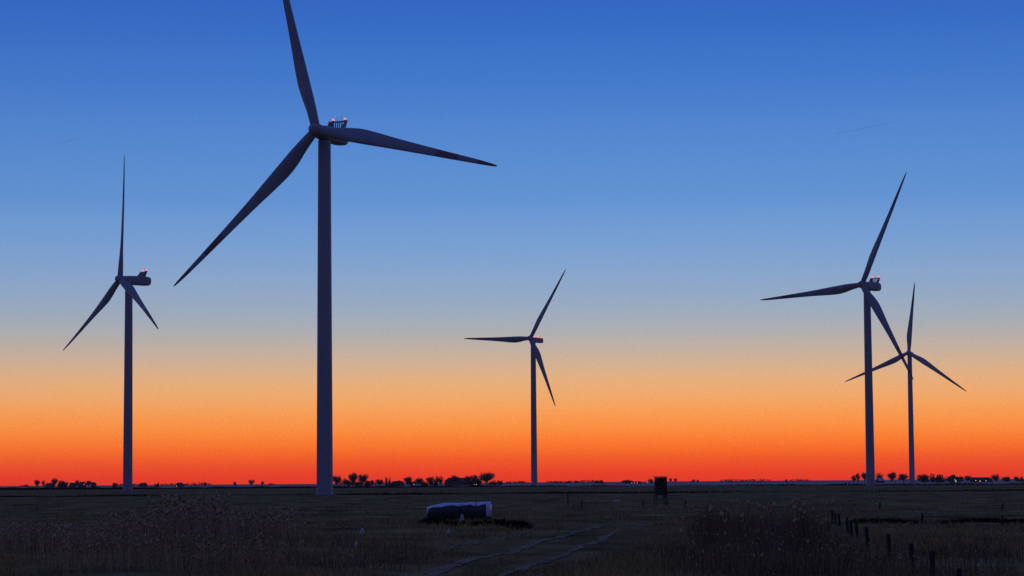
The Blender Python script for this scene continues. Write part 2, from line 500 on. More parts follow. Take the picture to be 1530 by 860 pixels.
def turbine(label, x, y, psi, phi, Rt, hh, style, lights=True, k=1.0, over=4.2):
    psi, phi = rad(psi), rad(phi)
    z0 = ghf(x, y)
    root = empty('wind_turbine', (x, y, z0), math.atan2(-math.cos(psi), -math.sin(psi)))
    tag(root, label, 'wind turbine', 'wind turbines standing on the marsh')
    obj('foundation', shared('fnd', lambda: flat_by_angle(lathe([(2.9, -0.6), (2.9, 0.22), (2.75, 0.3), (1.0, 0.3)], 40))), M['concrete'], root)
    top = hh - 2.2
    cuts = [0.31, top * 0.24, top * 0.5, top * 0.76, top]
    for a, b in zip(cuts, cuts[1:]):
        obj('tower_section', shared(('tw', a, b, hh), lambda: tower_section(a, b, hh)), M['tower'], root)
    door = bmesh.new()
    add_box(door, (-0.06, -0.45, 0), (0.06, 0.45, 2.1), 0.03)
    obj('door', shared('door', lambda: bm_mesh('door', door)), M['dark_metal'], root, Matrix.Rotation(rad(150), 4, 'Z') @ Matrix.Translation((2.1, 0, 1.1)))
    nac = obj('nacelle', shared('nac' + style, nacelle_a if style == 'a' else nacelle_b), M['shell'], root, Matrix.Translation((0, 0, hh)))
    hubm = Matrix.Translation((over, 0, hh)) @ Matrix.Rotation(-TILT, 4, 'Y')
    obj('hub', shared('hub', hub_mesh), M['shell'], root, hubm)
    bd, band, tip = blade_meshes(Rt, k)
    for i in range(3):
        b = obj('blade', bd, M['blade'], root, hubm @ Matrix.Rotation(-(phi + i * 2 * math.pi / 3), 4, 'X'))
        obj('warning_band', band, M['red'], b)
        obj('warning_tip', tip, M['red'], b)
    if style == 'a':
        cz = hh + 1.5
        cl = empty('cooler', (0, 0, 0))
        C.objects.unlink(cl)
        bpy.data.objects.remove(cl)
        cool = obj('cooler', shared('rail_lo', lambda: rail_mesh(-1.08, -0.05, 2.1, 0.3)), M['shell'], root, Matrix.Translation((-5.9, 0, cz)))
        obj('cooler_wing', shared('wl', lambda: wing_mesh(1)), M['shell'], cool)
        obj('cooler_wing', shared('wr', lambda: wing_mesh(-1)), M['shell'], cool)
        obj('cooler_rail', shared('rail_hi', lambda: rail_mesh(-1.66, 1.95, 2.45, 0.36)), M['shell'], cool)
        for i in range(4):
            obj('cooler_fin', shared('fin', fin_mesh), M['dark_metal'], cool, Matrix.Translation((0, -0.93 + 0.62 * i, 0)))
        lz, lx, ly = cz + 2.32, -5.9 - 1.66, 1.75
        mast = [(-7.56, 0.62), (-7.56, -0.5)]
        mz = cz + 2.32
    else:
        hatch = bmesh.new()
        add_box(hatch, (-1.2, -0.7, 0), (1.2, 0.7, 0.75), 0.12)
        hatch_o = obj('roof_hatch', shared('hatch', lambda: bm_mesh('hatch', hatch)), M['shell'], root, Matrix.Translation((-3.0, -0.4, hh + (0.5 if not lights else -0.1))))
        lz, lx, ly = hh + 0.62, -2.4, 0.0
        mast = [(-8.2, 0.8), (-8.2, -0.8)]
        mz = hh + 0.5
    for mx, my in mast:
        bm = bmesh.new()
        add_bar(bm, (0, 0, 0), (0, 0, 1.15), 0.05, 0.035)
        add_bar(bm, (-0.22, 0, 1.1), (0.22, 0, 1.1), 0.03, 0.03)
        obj('wind_mast', shared('mast', lambda: bm_mesh('mast', bm)), M['dark_metal'], root, Matrix.Translation((mx, my, mz)))
    if lights:
        spots = [(lx, ly), (lx, -ly)] if style == 'a' else [(-0.8, 0.5), (-5.2, 0.5)]
        for sx, sy in spots:
            base = obj('aviation_light', shared('lbase', lambda: flat_by_angle(lathe([(0.3, 0), (0.3, 0.16), (0.22, 0.2)], 16))), M['dark_metal'], root, Matrix.Translation((sx, sy, lz)))
            obj('lens', shared('llens', lambda: lathe([(0.20, 0.205), (0.25, 0.28), (0.25, 0.50), (0.17, 0.64), (0.04, 0.70)], 16)), M['beacon'], base)
    return root
turbine('largest wind turbine in front, upper blade cut off by the top edge', -47.6, 612.0, 25.6, 104.2, 54.8, 92.5, 'a')
turbine('leftmost wind turbine, seen nearly side on with swept cooler and red lights', -166.6, 1047.8, 55.4, 117.4, 54.8, 92.0, 'a')
turbine('smaller wind turbine in the middle with a box nacelle and level left blade', 13.4, 1556.0, 35.2, 31.8, 51.1, 95.0, 'b', over=3.4)
turbine('right wind turbine with red lights, its lower blade crossing the one behind', 166.6, 1131.4, 41.9, 25.3, 56.5, 94.0, 'a')
turbine('unlit far wind turbine on the right, facing the viewer behind its neighbour', 291.3, 1772.0, 17.1, 5.6, 51.5, 95.4, 'b', lights=False)

# ------------------------------------------------------------------ grass, reeds and rushes
def blades(name, X, Y, Hh, W, lean, mat, kind='stuff', label=None, parent=None, seed=0, heads=None):
    """curved upright leaves: two quads tapering to a point, as triangles"""
    r = np.random.default_rng(seed)
    n = len(X)
    az = r.uniform(0, 2 * np.pi, n)
    la = r.uniform(0, 2 * np.pi, n)
    dx, dy = np.cos(az) * W / 2, np.sin(az) * W / 2
    lx, ly = np.cos(la) * lean * Hh, np.sin(la) * lean * Hh
    z = gh(X, Y) - 0.03
    P = [np.stack([X - dx, Y - dy, z], -1), np.stack([X + dx, Y + dy, z], -1),
         np.stack([X - dx * .8 + lx * .35, Y - dy * .8 + ly * .35, z + Hh * .55], -1), np.stack([X + dx * .8 + lx * .35, Y + dy * .8 + ly * .35, z + Hh * .55], -1),
         np.stack([X + lx, Y + ly, z + Hh], -1)]
    V = np.stack(P, 1).reshape(-1, 3)
    b = np.arange(n)[:, None] * 5
    Fc = np.concatenate([b + [0, 1, 3], b + [0, 3, 2], b + [2, 3, 4]], 1).reshape(-1, 3)
    o = obj(name, mesh_np(name, V, Fc), mat, parent)
    tag(o, label, None if parent else 'grass', kind=kind)
    return o, np.stack([X + lx, Y + ly, z + Hh], -1)
def field_points(n, d0, d1, p=1.6, half=13.2):
    u = rng.uniform(0, 1, n)
    d = (d0 ** -p + u * (d1 ** -p - d0 ** -p)) ** (-1 / p)
    a = np.radians(rng.uniform(-half, half, n))
    return d * np.sin(a), d * np.cos(a)
def off_track(X, Y, margin=0.2):
    keep = np.ones(len(X), bool)
    RJ = rng.normal(size=len(X))
    for s in range(0, len(X), 20000):
        d = np.hypot(X[s:s + 20000, None] - TRK[None, :, 0], Y[s:s + 20000, None] - TRK[None, :, 1])
        keep[s:s + 20000] = (d > TRK[None, :, 2] / 2 + margin * TRK[None, :, 2] - 0.22 + 0.16 * RJ[s:s + 20000, None]).all(1)
    return keep
def patchy(X, Y):
    return (np.sin(X * 0.21 + 1) * np.sin(Y * 0.09) + 0.6 * np.sin(X * 0.57 + Y * 0.13 + 2) + 0.5 * np.sin(Y * 0.31 - X * 0.17)) / 2.1
X, Y = field_points(120000, 74, 420)
TX, TY = field_points(2600, 76, 360)                       # tussocks
ti = rng.integers(0, len(TX), 60000)
X = np.concatenate([X, TX[ti] + rng.normal(0, .28, len(ti))])
Y = np.concatenate([Y, TY[ti] + rng.normal(0, .28, len(ti))])
k = off_track(X, Y)
X, Y = X[k], Y[k]
pt = patchy(X, Y)
D_ = np.hypot(X, Y)
Hh = np.clip(rng.gamma(4, 0.045, len(X)) * (1 + 1.0 * pt), 0.04, 0.7)
dt = np.full(len(X), 9.0)
for s_ in range(0, len(X), 20000):                         # trodden short beside the wheel ruts
    e_ = slice(s_, s_ + 20000)
    dt[e_] = np.hypot(X[e_, None] - TRK[None, :, 0], (Y[e_, None] - TRK[None, :, 1]) * .45).min(1)
Hh = Hh * np.clip(dt / 3.2, 0.18, 1)
o, _ = blades('grass', X, Y, Hh, 0.02 + D_ * 0.00020, 0.5, M['grass'], label='rough dark winter grass covering the near marsh', seed=3)

def patch(px0, px1, y0, y1, n):
    """points on the ground inside an image-aligned strip of the marsh, clumped"""
    out_ = []
    nc_ = max(8, n // 14)
    cx, cy = rng.uniform(px0, px1, nc_), rng.uniform(y0, y1, nc_)
    i = rng.integers(0, nc_, n)
    for q in range(n):
        x, y = on_ground(cx[i[q]], cy[i[q]])
        s = 0.45
        out_.append((x + rng.normal() * s, y + rng.normal() * s * 2))
    a = np.array(out_)
    return a[:, 0], a[:, 1]
def reeds(patches, label, seed, frac=0.4, stalk='reed'):
    XS, YS, HS = [], [], []
    for px0, px1, y0, y1, h, n in patches:
        x, y = patch(px0, px1, y0, y1, n)
        XS.append(x); YS.append(y); HS.append(np.clip(rng.normal(h * .92, h * 0.34, len(x)), 0.3, h * 1.5))
    X, Y, Hh = map(np.concatenate, (XS, YS, HS))
    k = off_track(X, Y, 0.5)
    X, Y, Hh = X[k], Y[k], Hh[k]
    D_ = np.hypot(X, Y)
    LEAN = np.abs(rng.normal(.12, .22, len(X)))
    o, tips = blades('reeds', X, Y, Hh, 0.018 + D_ * 0.00013, LEAN, M[stalk], label=label, seed=seed)
    o['category'] = 'reeds'
    r = np.random.default_rng(seed + 1)
    sel = r.random(len(X)) < frac
    T_, h = tips[sel], Hh[sel]
    n = len(T_)
    L = np.clip(h * r.uniform(.11, .19, n), .10, .34)
    w_ = L * 0.3
    la = r.uniform(-0.4, 0.9, n)
    V = np.stack([T_ - np.stack([w_ * 0, w_ * 0, L], -1), T_ + np.stack([w_, w_ * 0, -L * .35], -1), T_ + np.stack([L * la * .6, w_, L * .2], -1),
                  T_ + np.stack([-w_, w_ * 0, -L * .35], -1), T_ + np.stack([w_ * 0, -w_, -L * .3], -1)], 1).reshape(-1, 3)
    b = np.arange(n)[:, None] * 5
    Fc = np.concatenate([b + [0, 1, 2], b + [0, 2, 3], b + [0, 3, 4], b + [0, 4, 1], b + [1, 4, 2], b + [4, 3, 2]], 1).reshape(-1, 3)
    tag(obj('plumes', mesh_np('plumes', V, Fc), M['plume'], o), kind='stuff')
reeds([(235, 330, 788, 806, 1.8, 900), (325, 440, 800, 816, 1.2, 800), (170, 260, 800, 818, 1.2, 700), (0, 170, 806, 835, 0.9, 1100), (60, 430, 815, 862, 0.8, 1700)],
      'dry pale reeds and tall grass with plumes on the left of the marsh', 11)
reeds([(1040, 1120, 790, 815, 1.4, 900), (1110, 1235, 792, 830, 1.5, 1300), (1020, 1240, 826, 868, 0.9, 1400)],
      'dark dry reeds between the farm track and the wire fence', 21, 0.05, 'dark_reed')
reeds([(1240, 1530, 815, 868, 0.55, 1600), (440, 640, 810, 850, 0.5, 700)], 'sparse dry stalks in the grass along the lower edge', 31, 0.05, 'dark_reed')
def rush_row(label, pts, depth, h, n, seed):
    P = np.array(pts, float)
    t = np.concatenate([[0], np.cumsum(np.hypot(*np.diff(P, axis=0).T))])
    r = np.random.default_rng(seed)
    s = r.uniform(0, t[-1], n)
    X = np.interp(s, t, P[:, 0]) + r.normal(0, .3, n)
    Y = np.interp(s, t, P[:, 1]) + r.normal(0, depth, n)
    mod = 0.75 + 0.35 * np.sin(s * 0.13 + seed) * np.sin(s * 0.031) + 0.2 * r.random(n)
    o, _ = blades('rushes', X, Y, np.clip(r.normal(h, h * 0.25, n) * mod, h * .3, h * 1.7), 0.03 + np.hypot(X, Y) * 0.00030, 0.25, M['rush'], label=label, seed=seed)
    o['category'] = 'rushes'
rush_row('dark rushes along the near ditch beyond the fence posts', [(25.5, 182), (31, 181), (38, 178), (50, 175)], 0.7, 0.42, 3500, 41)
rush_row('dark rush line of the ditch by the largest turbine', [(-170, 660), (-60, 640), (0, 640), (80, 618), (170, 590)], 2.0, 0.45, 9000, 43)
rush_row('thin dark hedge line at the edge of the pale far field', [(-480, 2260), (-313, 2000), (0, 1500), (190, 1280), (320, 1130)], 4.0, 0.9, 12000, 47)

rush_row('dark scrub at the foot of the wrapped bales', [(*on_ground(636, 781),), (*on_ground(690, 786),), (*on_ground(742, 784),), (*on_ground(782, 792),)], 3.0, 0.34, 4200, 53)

# ------------------------------------------------------------------ wrapped bales
def bale(label, x0, x1, y, prof, depth, h, seed, rz, end_drape=False):
    """film-wrapped long bale lying along X; prof gives height factor along its length"""
    L = x1 - x0
    z = ghf((x0 + x1) / 2, y)
    root = empty('wrapped_bale', ((x0 + x1) / 2, y, z), rz)
    tag(root, label, 'wrapped bale', 'film wrapped bales in the marsh')
    r = random.Random(seed)
    bm = bmesh.new()
    rings = []
    n = 26
    xs = [0, .02, .06] + [.12 + .76 * i / 10 for i in range(11)] + [.94, .98, 1]
    for s in xs:
        e = min(s, 1 - s)
        shrink = 0.72 if e == 0 else (0.92 if e < 0.03 else (0.99 if e < 0.08 else 1.0))
        hf = np.interp(s, [q[0] for q in prof], [q[1] for q in prof]) * h
        ring = []
        for i in range(n):
            a = 2 * math.pi * i / n
            c, sn = math.cos(a), math.sin(a)
            p = 2.7
            yy = depth / 2 * math.copysign(abs(c) ** (2 / p), c) * shrink
            zz = hf / 2 + hf / 2 * math.copysign(abs(sn) ** (2 / p), sn) * (shrink if sn > 0 else 1)
            j = 0.018
            ring.append(Vector((-L / 2 + s * L + r.uniform(-j, j), yy + r.uniform(-j, j), max(zz + r.uniform(-j, j), -0.05))))
        rings.append(ring)
    loft(bm, rings)
    obj('film_wrap', bm_mesh('film_wrap', bm, True), M['film'], root)
    def sheet(name, s_list, low):
        bm = bmesh.new()
        rows = []
        for s in s_list:
            hf = np.interp(s, [q[0] for q in prof], [q[1] for q in prof]) * h
            e = min(s, 1 - s)
            k_ = 0.95 if e < 0.02 else 1.0
            a0 = low(s) + r.uniform(-.05, .05)
            fold = 0.035 + 0.02 * math.sin(s * L * 19) + r.uniform(-.008, .008)
            ro, ri = [], []
            for i in range(15):
                a = a0 + (math.pi - 2 * a0) * i / 14
                c, sn = math.cos(a), math.sin(a)
                yy, zz = math.copysign(abs(c) ** (2 / 2.7), c), math.copysign(abs(sn) ** (2 / 2.7), sn)
                for lst, f in ((ro, fold), (ri, fold - .012)):
                    lst.append(Vector((-L / 2 + s * L, (depth / 2 * k_ + f) * yy, max(hf / 2 + (hf / 2 + f) * zz, 0.0))))
            rows.append(ro + ri[::-1])
        loft(bm, rows)
        obj(name, bm_mesh(name, bm, True), M['tarp'], root)
    if end_drape:
        sheet('pale_sheet', [.0, .1, .2, .3, .4, .5, .6, .7, .8, .845], lambda q: .62 + .12 * math.sin(q * 9))
        sheet('end_sheet', [.85 + .16 * i / 16 for i in range(17)], lambda q: -.55)
    else:
        sheet('pale_sheet', [-.012, .0, .04, .1, .2, .3, .4, .5, .6, .7, .8, .9, 1.0], lambda q: .60 + .12 * math.sin(q * 11))
    for s in ((0.2, 0.5) if end_drape else (0.35, 0.7)):
        bm = bmesh.new()
        hf = np.interp(s, [q[0] for q in prof], [q[1] for q in prof]) * h
        def rg(dx):
            out_ = []
            for i in range(n):
                a = 2 * math.pi * i / n
                c, sn = math.cos(a), math.sin(a)
                out_.append(Vector((-L / 2 + s * L + dx, (depth / 2 + .02) * math.copysign(abs(c) ** (2 / 2.7), c), hf / 2 + (hf / 2 + .02) * math.copysign(abs(sn) ** (2 / 2.7), sn))))
            return out_
        loft(bm, [rg(-0.06), rg(0.06)])
        obj('binding_strap', bm_mesh('strap', bm, True), M['film'], root)
    return root
bp = at(687, 776, 204)
bx0, bx1, bmid = at(639, 770, 204).x, at(734, 770, 204).x, at(690.5, 770, 204).x
bale('dark wrapped bale, its pale top sheet sloping down to the left', bx0, bmid - .03, 203.2, [(0, .74), (.14, .86), (.5, .97), (1, 1.0)], 1.5, 1.42, 5, rad(2))
bale('dark wrapped bale with a pale sheet hanging over its right end', bmid + .03, bx1, 203.0, [(0, .98), (.5, 1.0), (1, 1.03)], 1.5, 1.47, 6, rad(-3), True)

# ------------------------------------------------------------------ pale scraps caught in the grass
def scrap(label, px, py_base, w_px, h_px, seed, dist=None):
    x, y = on_ground(px, py_base)
    s = y / F_PX
    W, Hs = w_px * s, h_px * s
    r = random.Random(seed)
    bm = bmesh.new()
    q_ = lambda a: a * r.uniform(.6, 1.4)
    path = [(-q_(W) * .4, Hs * r.uniform(0, .35)), (-q_(W) * .22, Hs * .55), (-q_(W) * .05, Hs * .95), (q_(W) * .12, Hs), (q_(W) * .25, Hs * .6), (q_(W) * .22, Hs * r.uniform(.05, .4))]
    rw = max(0.05, 2.0 * s)
    rings = []
    for i, (a, b) in enumerate(path):
        k_ = 1.0 + r.uniform(-.35, .5)
        t = r.uniform(-.5, .5)
        u = Vector((math.cos(t), math.sin(t), 0)) * rw * k_
        d = Vector((0, r.uniform(-.05, .05), 0))
        c = Vector((a, 0, b)) + d
        rings.append([c - u / 2 + Vector((0, -.006, 0)), c + u / 2 + Vector((0, -.006, 0)), c + u / 2 + Vector((0, .006, 0)), c - u / 2 + Vector((0, .006, 0))])
    loft(bm, rings)
    o = obj('film_scrap', bm_mesh('film_scrap', bm), M['pale_film'])
    o.location = (x, y, ghf(x, y) + 0.15)
    tag(o, label, 'scrap', 'pale scraps caught in the grass')
scrap('tallest pale scrap in dark grass left of the wrapped bales', 541, 806, 8, 13, 1)
scrap('narrow upright pale scrap just below the tallest one', 532, 822, 4, 11, 2)
scrap('tiny pale scrap right of the narrow upright one', 555.5, 822, 3, 5, 3)
scrap('torn pale scrap hanging in front of the gap between wrapped bales', 690, 784, 8, 12, 4)
scrap('small pale scrap in the grass below the left wrapped bale', 670, 801, 5, 7, 5)
scrap('low pale scrap in the meadow left of the hunting hide', 921, 753, 11, 5, 6)
scrap('pale scrap among the dark reeds right of the track', 1160, 786, 5, 8, 7)
scrap('small dim scrap left of its twin among the dark reeds', 1139.5, 786, 3, 6, 8)

# ------------------------------------------------------------------ hunting hide
def hide():
    d = 318.0
    p = at(987.5, 755, d)
    z = ghf(p.x, p.y)
    root = empty('hunting_hide', (p.x, p.y, z), rad(8))
    tag(root, 'dark wooden hunting hide box raised on legs beside the field', 'hunting hide')
    w_, dp, z0, z1 = 1.42, 1.35, 1.42, 3.72
    for i, (sx, sy) in enumerate(((-1, -1), (1, -1), (-1, 1), (1, 1))):
        bm = bmesh.new()
        add_bar(bm, (sx * (w_ / 2 + .12), sy * (dp / 2 + .12), -0.1), (sx * (w_ / 2 - .08), sy * (dp / 2 - .08), z0 - 0.002), 0.06, 0.055)
        obj('leg', bm_mesh('leg', bm), M['wood'], root)
    bm = bmesh.new()
    add_box(bm, (-w_ / 2 - .05, -dp / 2 - .05, z0), (w_ / 2 + .05, dp / 2 + .05, z0 + .1))
    obj('floor', bm_mesh('floor', bm), M['wood'], root)
    def planks(axis, sgn, holes):
        n = 8
        span = w_ if axis == 'x' else dp - 0.08
        for i in range(n):
            a0, a1 = -span / 2 + span * i / n + .004, -span / 2 + span * (i + 1) / n - .004
            bm = bmesh.new()
            j = random.uniform(-.006, .006)
            rows = [(z0 + .104, z1)] if not (1 <= i <= n - 2 and holes) else [(z0 + .104, z0 + 1.35), (z0 + 1.75, z1)]
            for q0, q1 in rows:
                if axis == 'x':
                    add_box(bm, (a0, sgn * dp / 2 - .018 + j, q0), (a1, sgn * dp / 2 + .018 + j, q1 + random.uniform(-.02, 0)))
                else:
                    add_box(bm, (sgn * (w_ / 2 - .02) - .018 + j, a0, q0), (sgn * (w_ / 2 - .02) + .018 + j, a1, q1 + random.uniform(-.02, 0)))
            obj('plank', bm_mesh('plank', bm), M['wood'], root)
    planks('x', -1, False); planks('x', 1, False); planks('y', -1, True); planks('y', 1, True)
    bm = bmesh.new()
    hw, hd = w_ / 2 + .1, dp / 2 + .15
    add_prism(bm, [Vector((-hw, -hd, z1 + .01)), Vector((hw, -hd, z1 + .01)), Vector((hw, hd, z1 + .03)), Vector((-hw, hd, z1 + .03))],
              [Vector((-hw, -hd, z1 + .09)), Vector((hw, -hd, z1 + .09)), Vector((hw, hd, z1 + .12)), Vector((-hw, hd, z1 + .12))])
    obj('roof', bm_mesh('roof', bm), M['wood'], root)
    lad = bmesh.new()
    for s in (-.25, .25):
        add_bar(lad, (s + .35, -dp / 2 - 1.0, 0), (s + .35, -dp / 2 - .08, z0 + .05), .035, .035)
    lo = obj('ladder', bm_mesh('ladder', lad), M['wood'], root)
    for i in range(4):
        t = (i + .7) / 4.4
        bm = bmesh.new()
        y = -dp / 2 - 1.0 + .92 * t
        add_bar(bm, (.06, y, t * (z0 + .05)), (.64, y, t * (z0 + .05)), .028, .028)
        obj('rung', bm_mesh('rung', bm), M['wood'], lo)
    for (a, b) in (((-.75, -.75, .2), (.68, -.72, 1.35)), ((.75, .75, .2), (-.68, .72, 1.35))):
        bm = bmesh.new()
        add_bar(bm, a, b, .035, .035)
        obj('brace', bm_mesh('brace', bm), M['wood'], root)
hide()

# ------------------------------------------------------------------ fences and posts
def post_mesh(h, seed):
    r = random.Random(seed)
    bm = bmesh.new()
    rings = []
    ox = oy = 0
    for z, q in ((-0.3, 1.0), (h * .5, .97), (h * .97, .92), (h, .7)):
        ring = []
        for i in range(9):
            a = 2 * math.pi * i / 9
            rr_ = 0.085 * q * (1 + r.uniform(-.12, .12))
            ring.append(Vector((ox + rr_ * math.cos(a), oy + rr_ * math.sin(a), z)))
        rings.append(ring)
        ox += r.uniform(-.02, .02); oy += r.uniform(-.02, .02)
    loft(bm, rings)
    return bm_mesh('post', bm)
fence_px = [(1243.7, 761, 782), (1254.8, 767, 785), (1266.8, 772.5, 798), (1281, 779, 806), (1298, 786, 822), (1329.6, 798, 836), (1364, 810, 848), (1394, 829, 868), (1432, 850, 893)]
p0 = on_ground(fence_px[0][0], fence_px[0][2])
fence = empty('wire_fence', (p0[0], p0[1], ghf(*p0)))
tag(fence, 'row of leaning dark wooden fence posts at lower right', 'fence')
FP = []
for i, (px, yt, yb) in enumerate(fence_px):
    x, y = on_ground(px, yb)
    h = (yb - yt) * y / F_PX
    h = min(max(h, 0.9), 1.3)
    FP.append((x, y, ghf(x, y), h))
    m = Matrix.Translation((x - p0[0], y - p0[1], ghf(x, y) - ghf(*p0))) @ Matrix.Rotation(random.uniform(-.07, .07), 4, 'Y') @ Matrix.Rotation(random.uniform(-.05, .05), 4, 'X')
    obj('post', post_mesh(h, 60 + i), M['post'], fence, m)
for f in (0.5, 0.85):
    bm = bmesh.new()
    for a, b in zip(FP, FP[1:]):
        A = Vector((a[0] - p0[0], a[1] - p0[1], a[2] - ghf(*p0) + a[3] * f)); B = Vector((b[0] - p0[0], b[1] - p0[1], b[2] - ghf(*p0) + b[3] * f))
        mid = (A + B) / 2 - Vector((0, 0, .05))
        add_bar(bm, A, mid, .006, .006, 4)
        add_bar(bm, mid, B, .006, .006, 4)
    obj('wire', bm_mesh('wire', bm), M['wire'], fence)
for i, (px, yt, yb, lab) in enumerate([
        (1315, 752.5, 764, 'lone dark post in the meadow beyond the fence row'),
        (1377.7, 764, 780, 'dark post standing in the rushes right of the fence row'),
        (1248.6, 766, 784, 'short post close beside the farthest fence post'),
        (1273, 778, 804, 'thin post leaning next to the wire fence'),
        (848.5, 739, 756, 'lone dark post in the meadow left of the pale scrap'),
        (870, 748, 762, 'stubby post right of the lone meadow post'),
        (961, 747, 758, 'small post just left of the hunting hide'),
        (1024, 748, 760, 'small post right of the hunting hide'),
        (1498, 752, 764, 'small post in the meadow near the right edge'),
        (1497, 766, 782, 'dark post standing at the right end of the rushes')]):
    x, y = on_ground(px, yb)
    h = (yb - yt) * y / F_PX
    o = obj('fence_post', post_mesh(h, 90 + i), M['post'])
    o.location = (x, y, ghf(x, y))
    o.rotation_euler = (random.uniform(-.05, .05), random.uniform(-.08, .08), 0)
    tag(o, lab, 'post', 'single posts in the marsh')

# ------------------------------------------------------------------ far trees, bushes and farm buildings
def bare_tree(seed, lobes, low):
    """leafless tree, 1 high and 0.5 in radius: limbs and fine twigs filling a domed, lobed crown"""
    r = random.Random(seed)
    g = np.random.default_rng(seed)
    tb, cb = bmesh.new(), bmesh.new()
    base_h = low
    add_bar(tb, (0, 0, -0.05), (0, 0, base_h + .05), 0.036, 0.026, 7)
    cen = [(Vector((0, 0, .55)), .44)]
    for _ in range(lobes):
        a_ = r.uniform(0, 6.28)
        q = r.uniform(.14, .30)
        cen.append((Vector((math.cos(a_) * q, math.sin(a_) * q, r.uniform(.38, .74))), r.uniform(.17, .27)))
    tips = []
    for c, q in cen:
        for _ in range(int(260 * q)):
            v = Vector(g.normal(size=3)).normalized()
            v.z = abs(v.z) * 1.0 if r.random() < .75 else v.z
            t = c + v * q * r.uniform(.55, 1.0)
            if t.z > low and t.z < 1.0:
                tips.append(t)
    for t in tips:
        p = Vector((0, 0, base_h * r.uniform(.7, 1.05)))
        m1 = p.lerp(t, .4) + Vector((t.x * -.06, t.y * -.06, .05))
        m2 = p.lerp(t, .72) + Vector((r.gauss(0, .02), r.gauss(0, .02), r.gauss(.02, .02)))
        if r.random() < .22:
            add_bar(cb, p, m1, .014, .010, 4)
        add_bar(cb, m1, m2, .0075, .0055, 3)
        add_bar(cb, m2, t, .0055, .003, 3)
        for _ in range(4):
            s0 = m2.lerp(t, r.uniform(.1, 1.0))
            d = ((t - Vector((0, 0, .3))).normalized() + Vector((r.gauss(0, .6), r.gauss(0, .6), r.gauss(.1, .5)))).normalized()
            add_bar(cb, s0, s0 + d * r.uniform(.04, .10), .0042, .002, 3)
    me_t, me_c = bm_mesh('trunk', tb), bm_mesh('crown', cb)
    co = np.array([v.co for v in me_c.vertices])
    return me_t, me_c, co[:, 2].max(), np.percentile(np.hypot(co[:, 0], co[:, 1]), 98)
def bush_mesh(seed, n=1500):
    """unit bush/evergreen: leaf clumps through a lumpy dome, 1 high, radius 1"""
    r = np.random.default_rng(seed)
    lob = np.clip(r.normal(size=(9, 3)), -1.5, 1.5) * [.48, .48, .2] + [0, 0, .42]
    lr = r.uniform(.22, .42, 9)
    k_ = r.integers(0, 9, n)
    v = r.normal(size=(n, 3)); v /= np.linalg.norm(v, axis=1)[:, None]
    c = lob[k_] + v * (lr[k_] * r.uniform(.4, 1.05, n) ** .5)[:, None] * [1, 1, .9]
    c[:, 2] = np.clip(c[:, 2], 0.02, None)
    c[:, 2] /= c[:, 2].max()
    a, b = r.normal(size=(n, 3)), r.normal(size=(n, 3))
    a /= np.linalg.norm(a, axis=1)[:, None]; b /= np.linalg.norm(b, axis=1)[:, None]
    s = .085
    V = np.stack([c - a * s, c + a * s * .7, c + b * s], 1).reshape(-1, 3)
    V[:, 2] = np.clip(V[:, 2], 0, None)
    return mesh_np('crown', V, np.arange(n * 3).reshape(-1, 3))
TP = [bare_tree(sd, lb, lo_) for sd, lb, lo_ in ((1, 3, .14), (2, 5, .20), (3, 2, .12), (4, 6, .18), (5, 4, .25))]
BP = [bush_mesh(s) for s in (1, 2, 3, 4)]
def stem_mesh():
    bm = bmesh.new()
    for a in range(4):
        add_bar(bm, (0, 0, -.05), (.25 * math.cos(a * 1.6), .25 * math.sin(a * 1.6), .6), .06, .03, 5)
    return bm_mesh('trunk', bm)
STEM = stem_mesh()
def hor(px):
    return HORIZON - (px - 765) * ROLL
n_tree = [0]
def far_tree(px, top, w_px, d, label, group, dense=False):
    n_tree[0] += 1
    i = n_tree[0]
    base = at(px, hor(px), d)
    x, y = base.x, d
    h = EYE + (hor(px) - top) * d / F_PX
    wid = w_px * d / F_PX
    root = empty('bare_tree' if not dense else 'bush', (x, y, 0), random.uniform(0, 6.28))
    tag(root, label, 'tree' if not dense else 'bush', group)
    if dense:
        me = BP[i % 4]
        obj('trunk', STEM, M['bark'], root, Matrix.Diagonal((wid / 2 * .9, wid / 2 * .9, h, 1)))
        obj('crown', me, M['leaf'], root, Matrix.Diagonal((wid / 2 * 1.05, wid / 2 * 1.05, h, 1)))
    else:
        tm, cm, tp, wd = TP[i % 5]
        m = Matrix.Diagonal((wid / 2 / wd, wid / 2 / wd, h / tp, 1))
        obj('trunk', tm, M['bark'], root, m)
        obj('crown', cm, M['bark'], root, m)
    return root
G1, G2, G3, G4 = 'trees of the farm right of the largest turbine', 'trees of the far left farmstead', 'trees between the right turbines', 'low growth on the horizon'
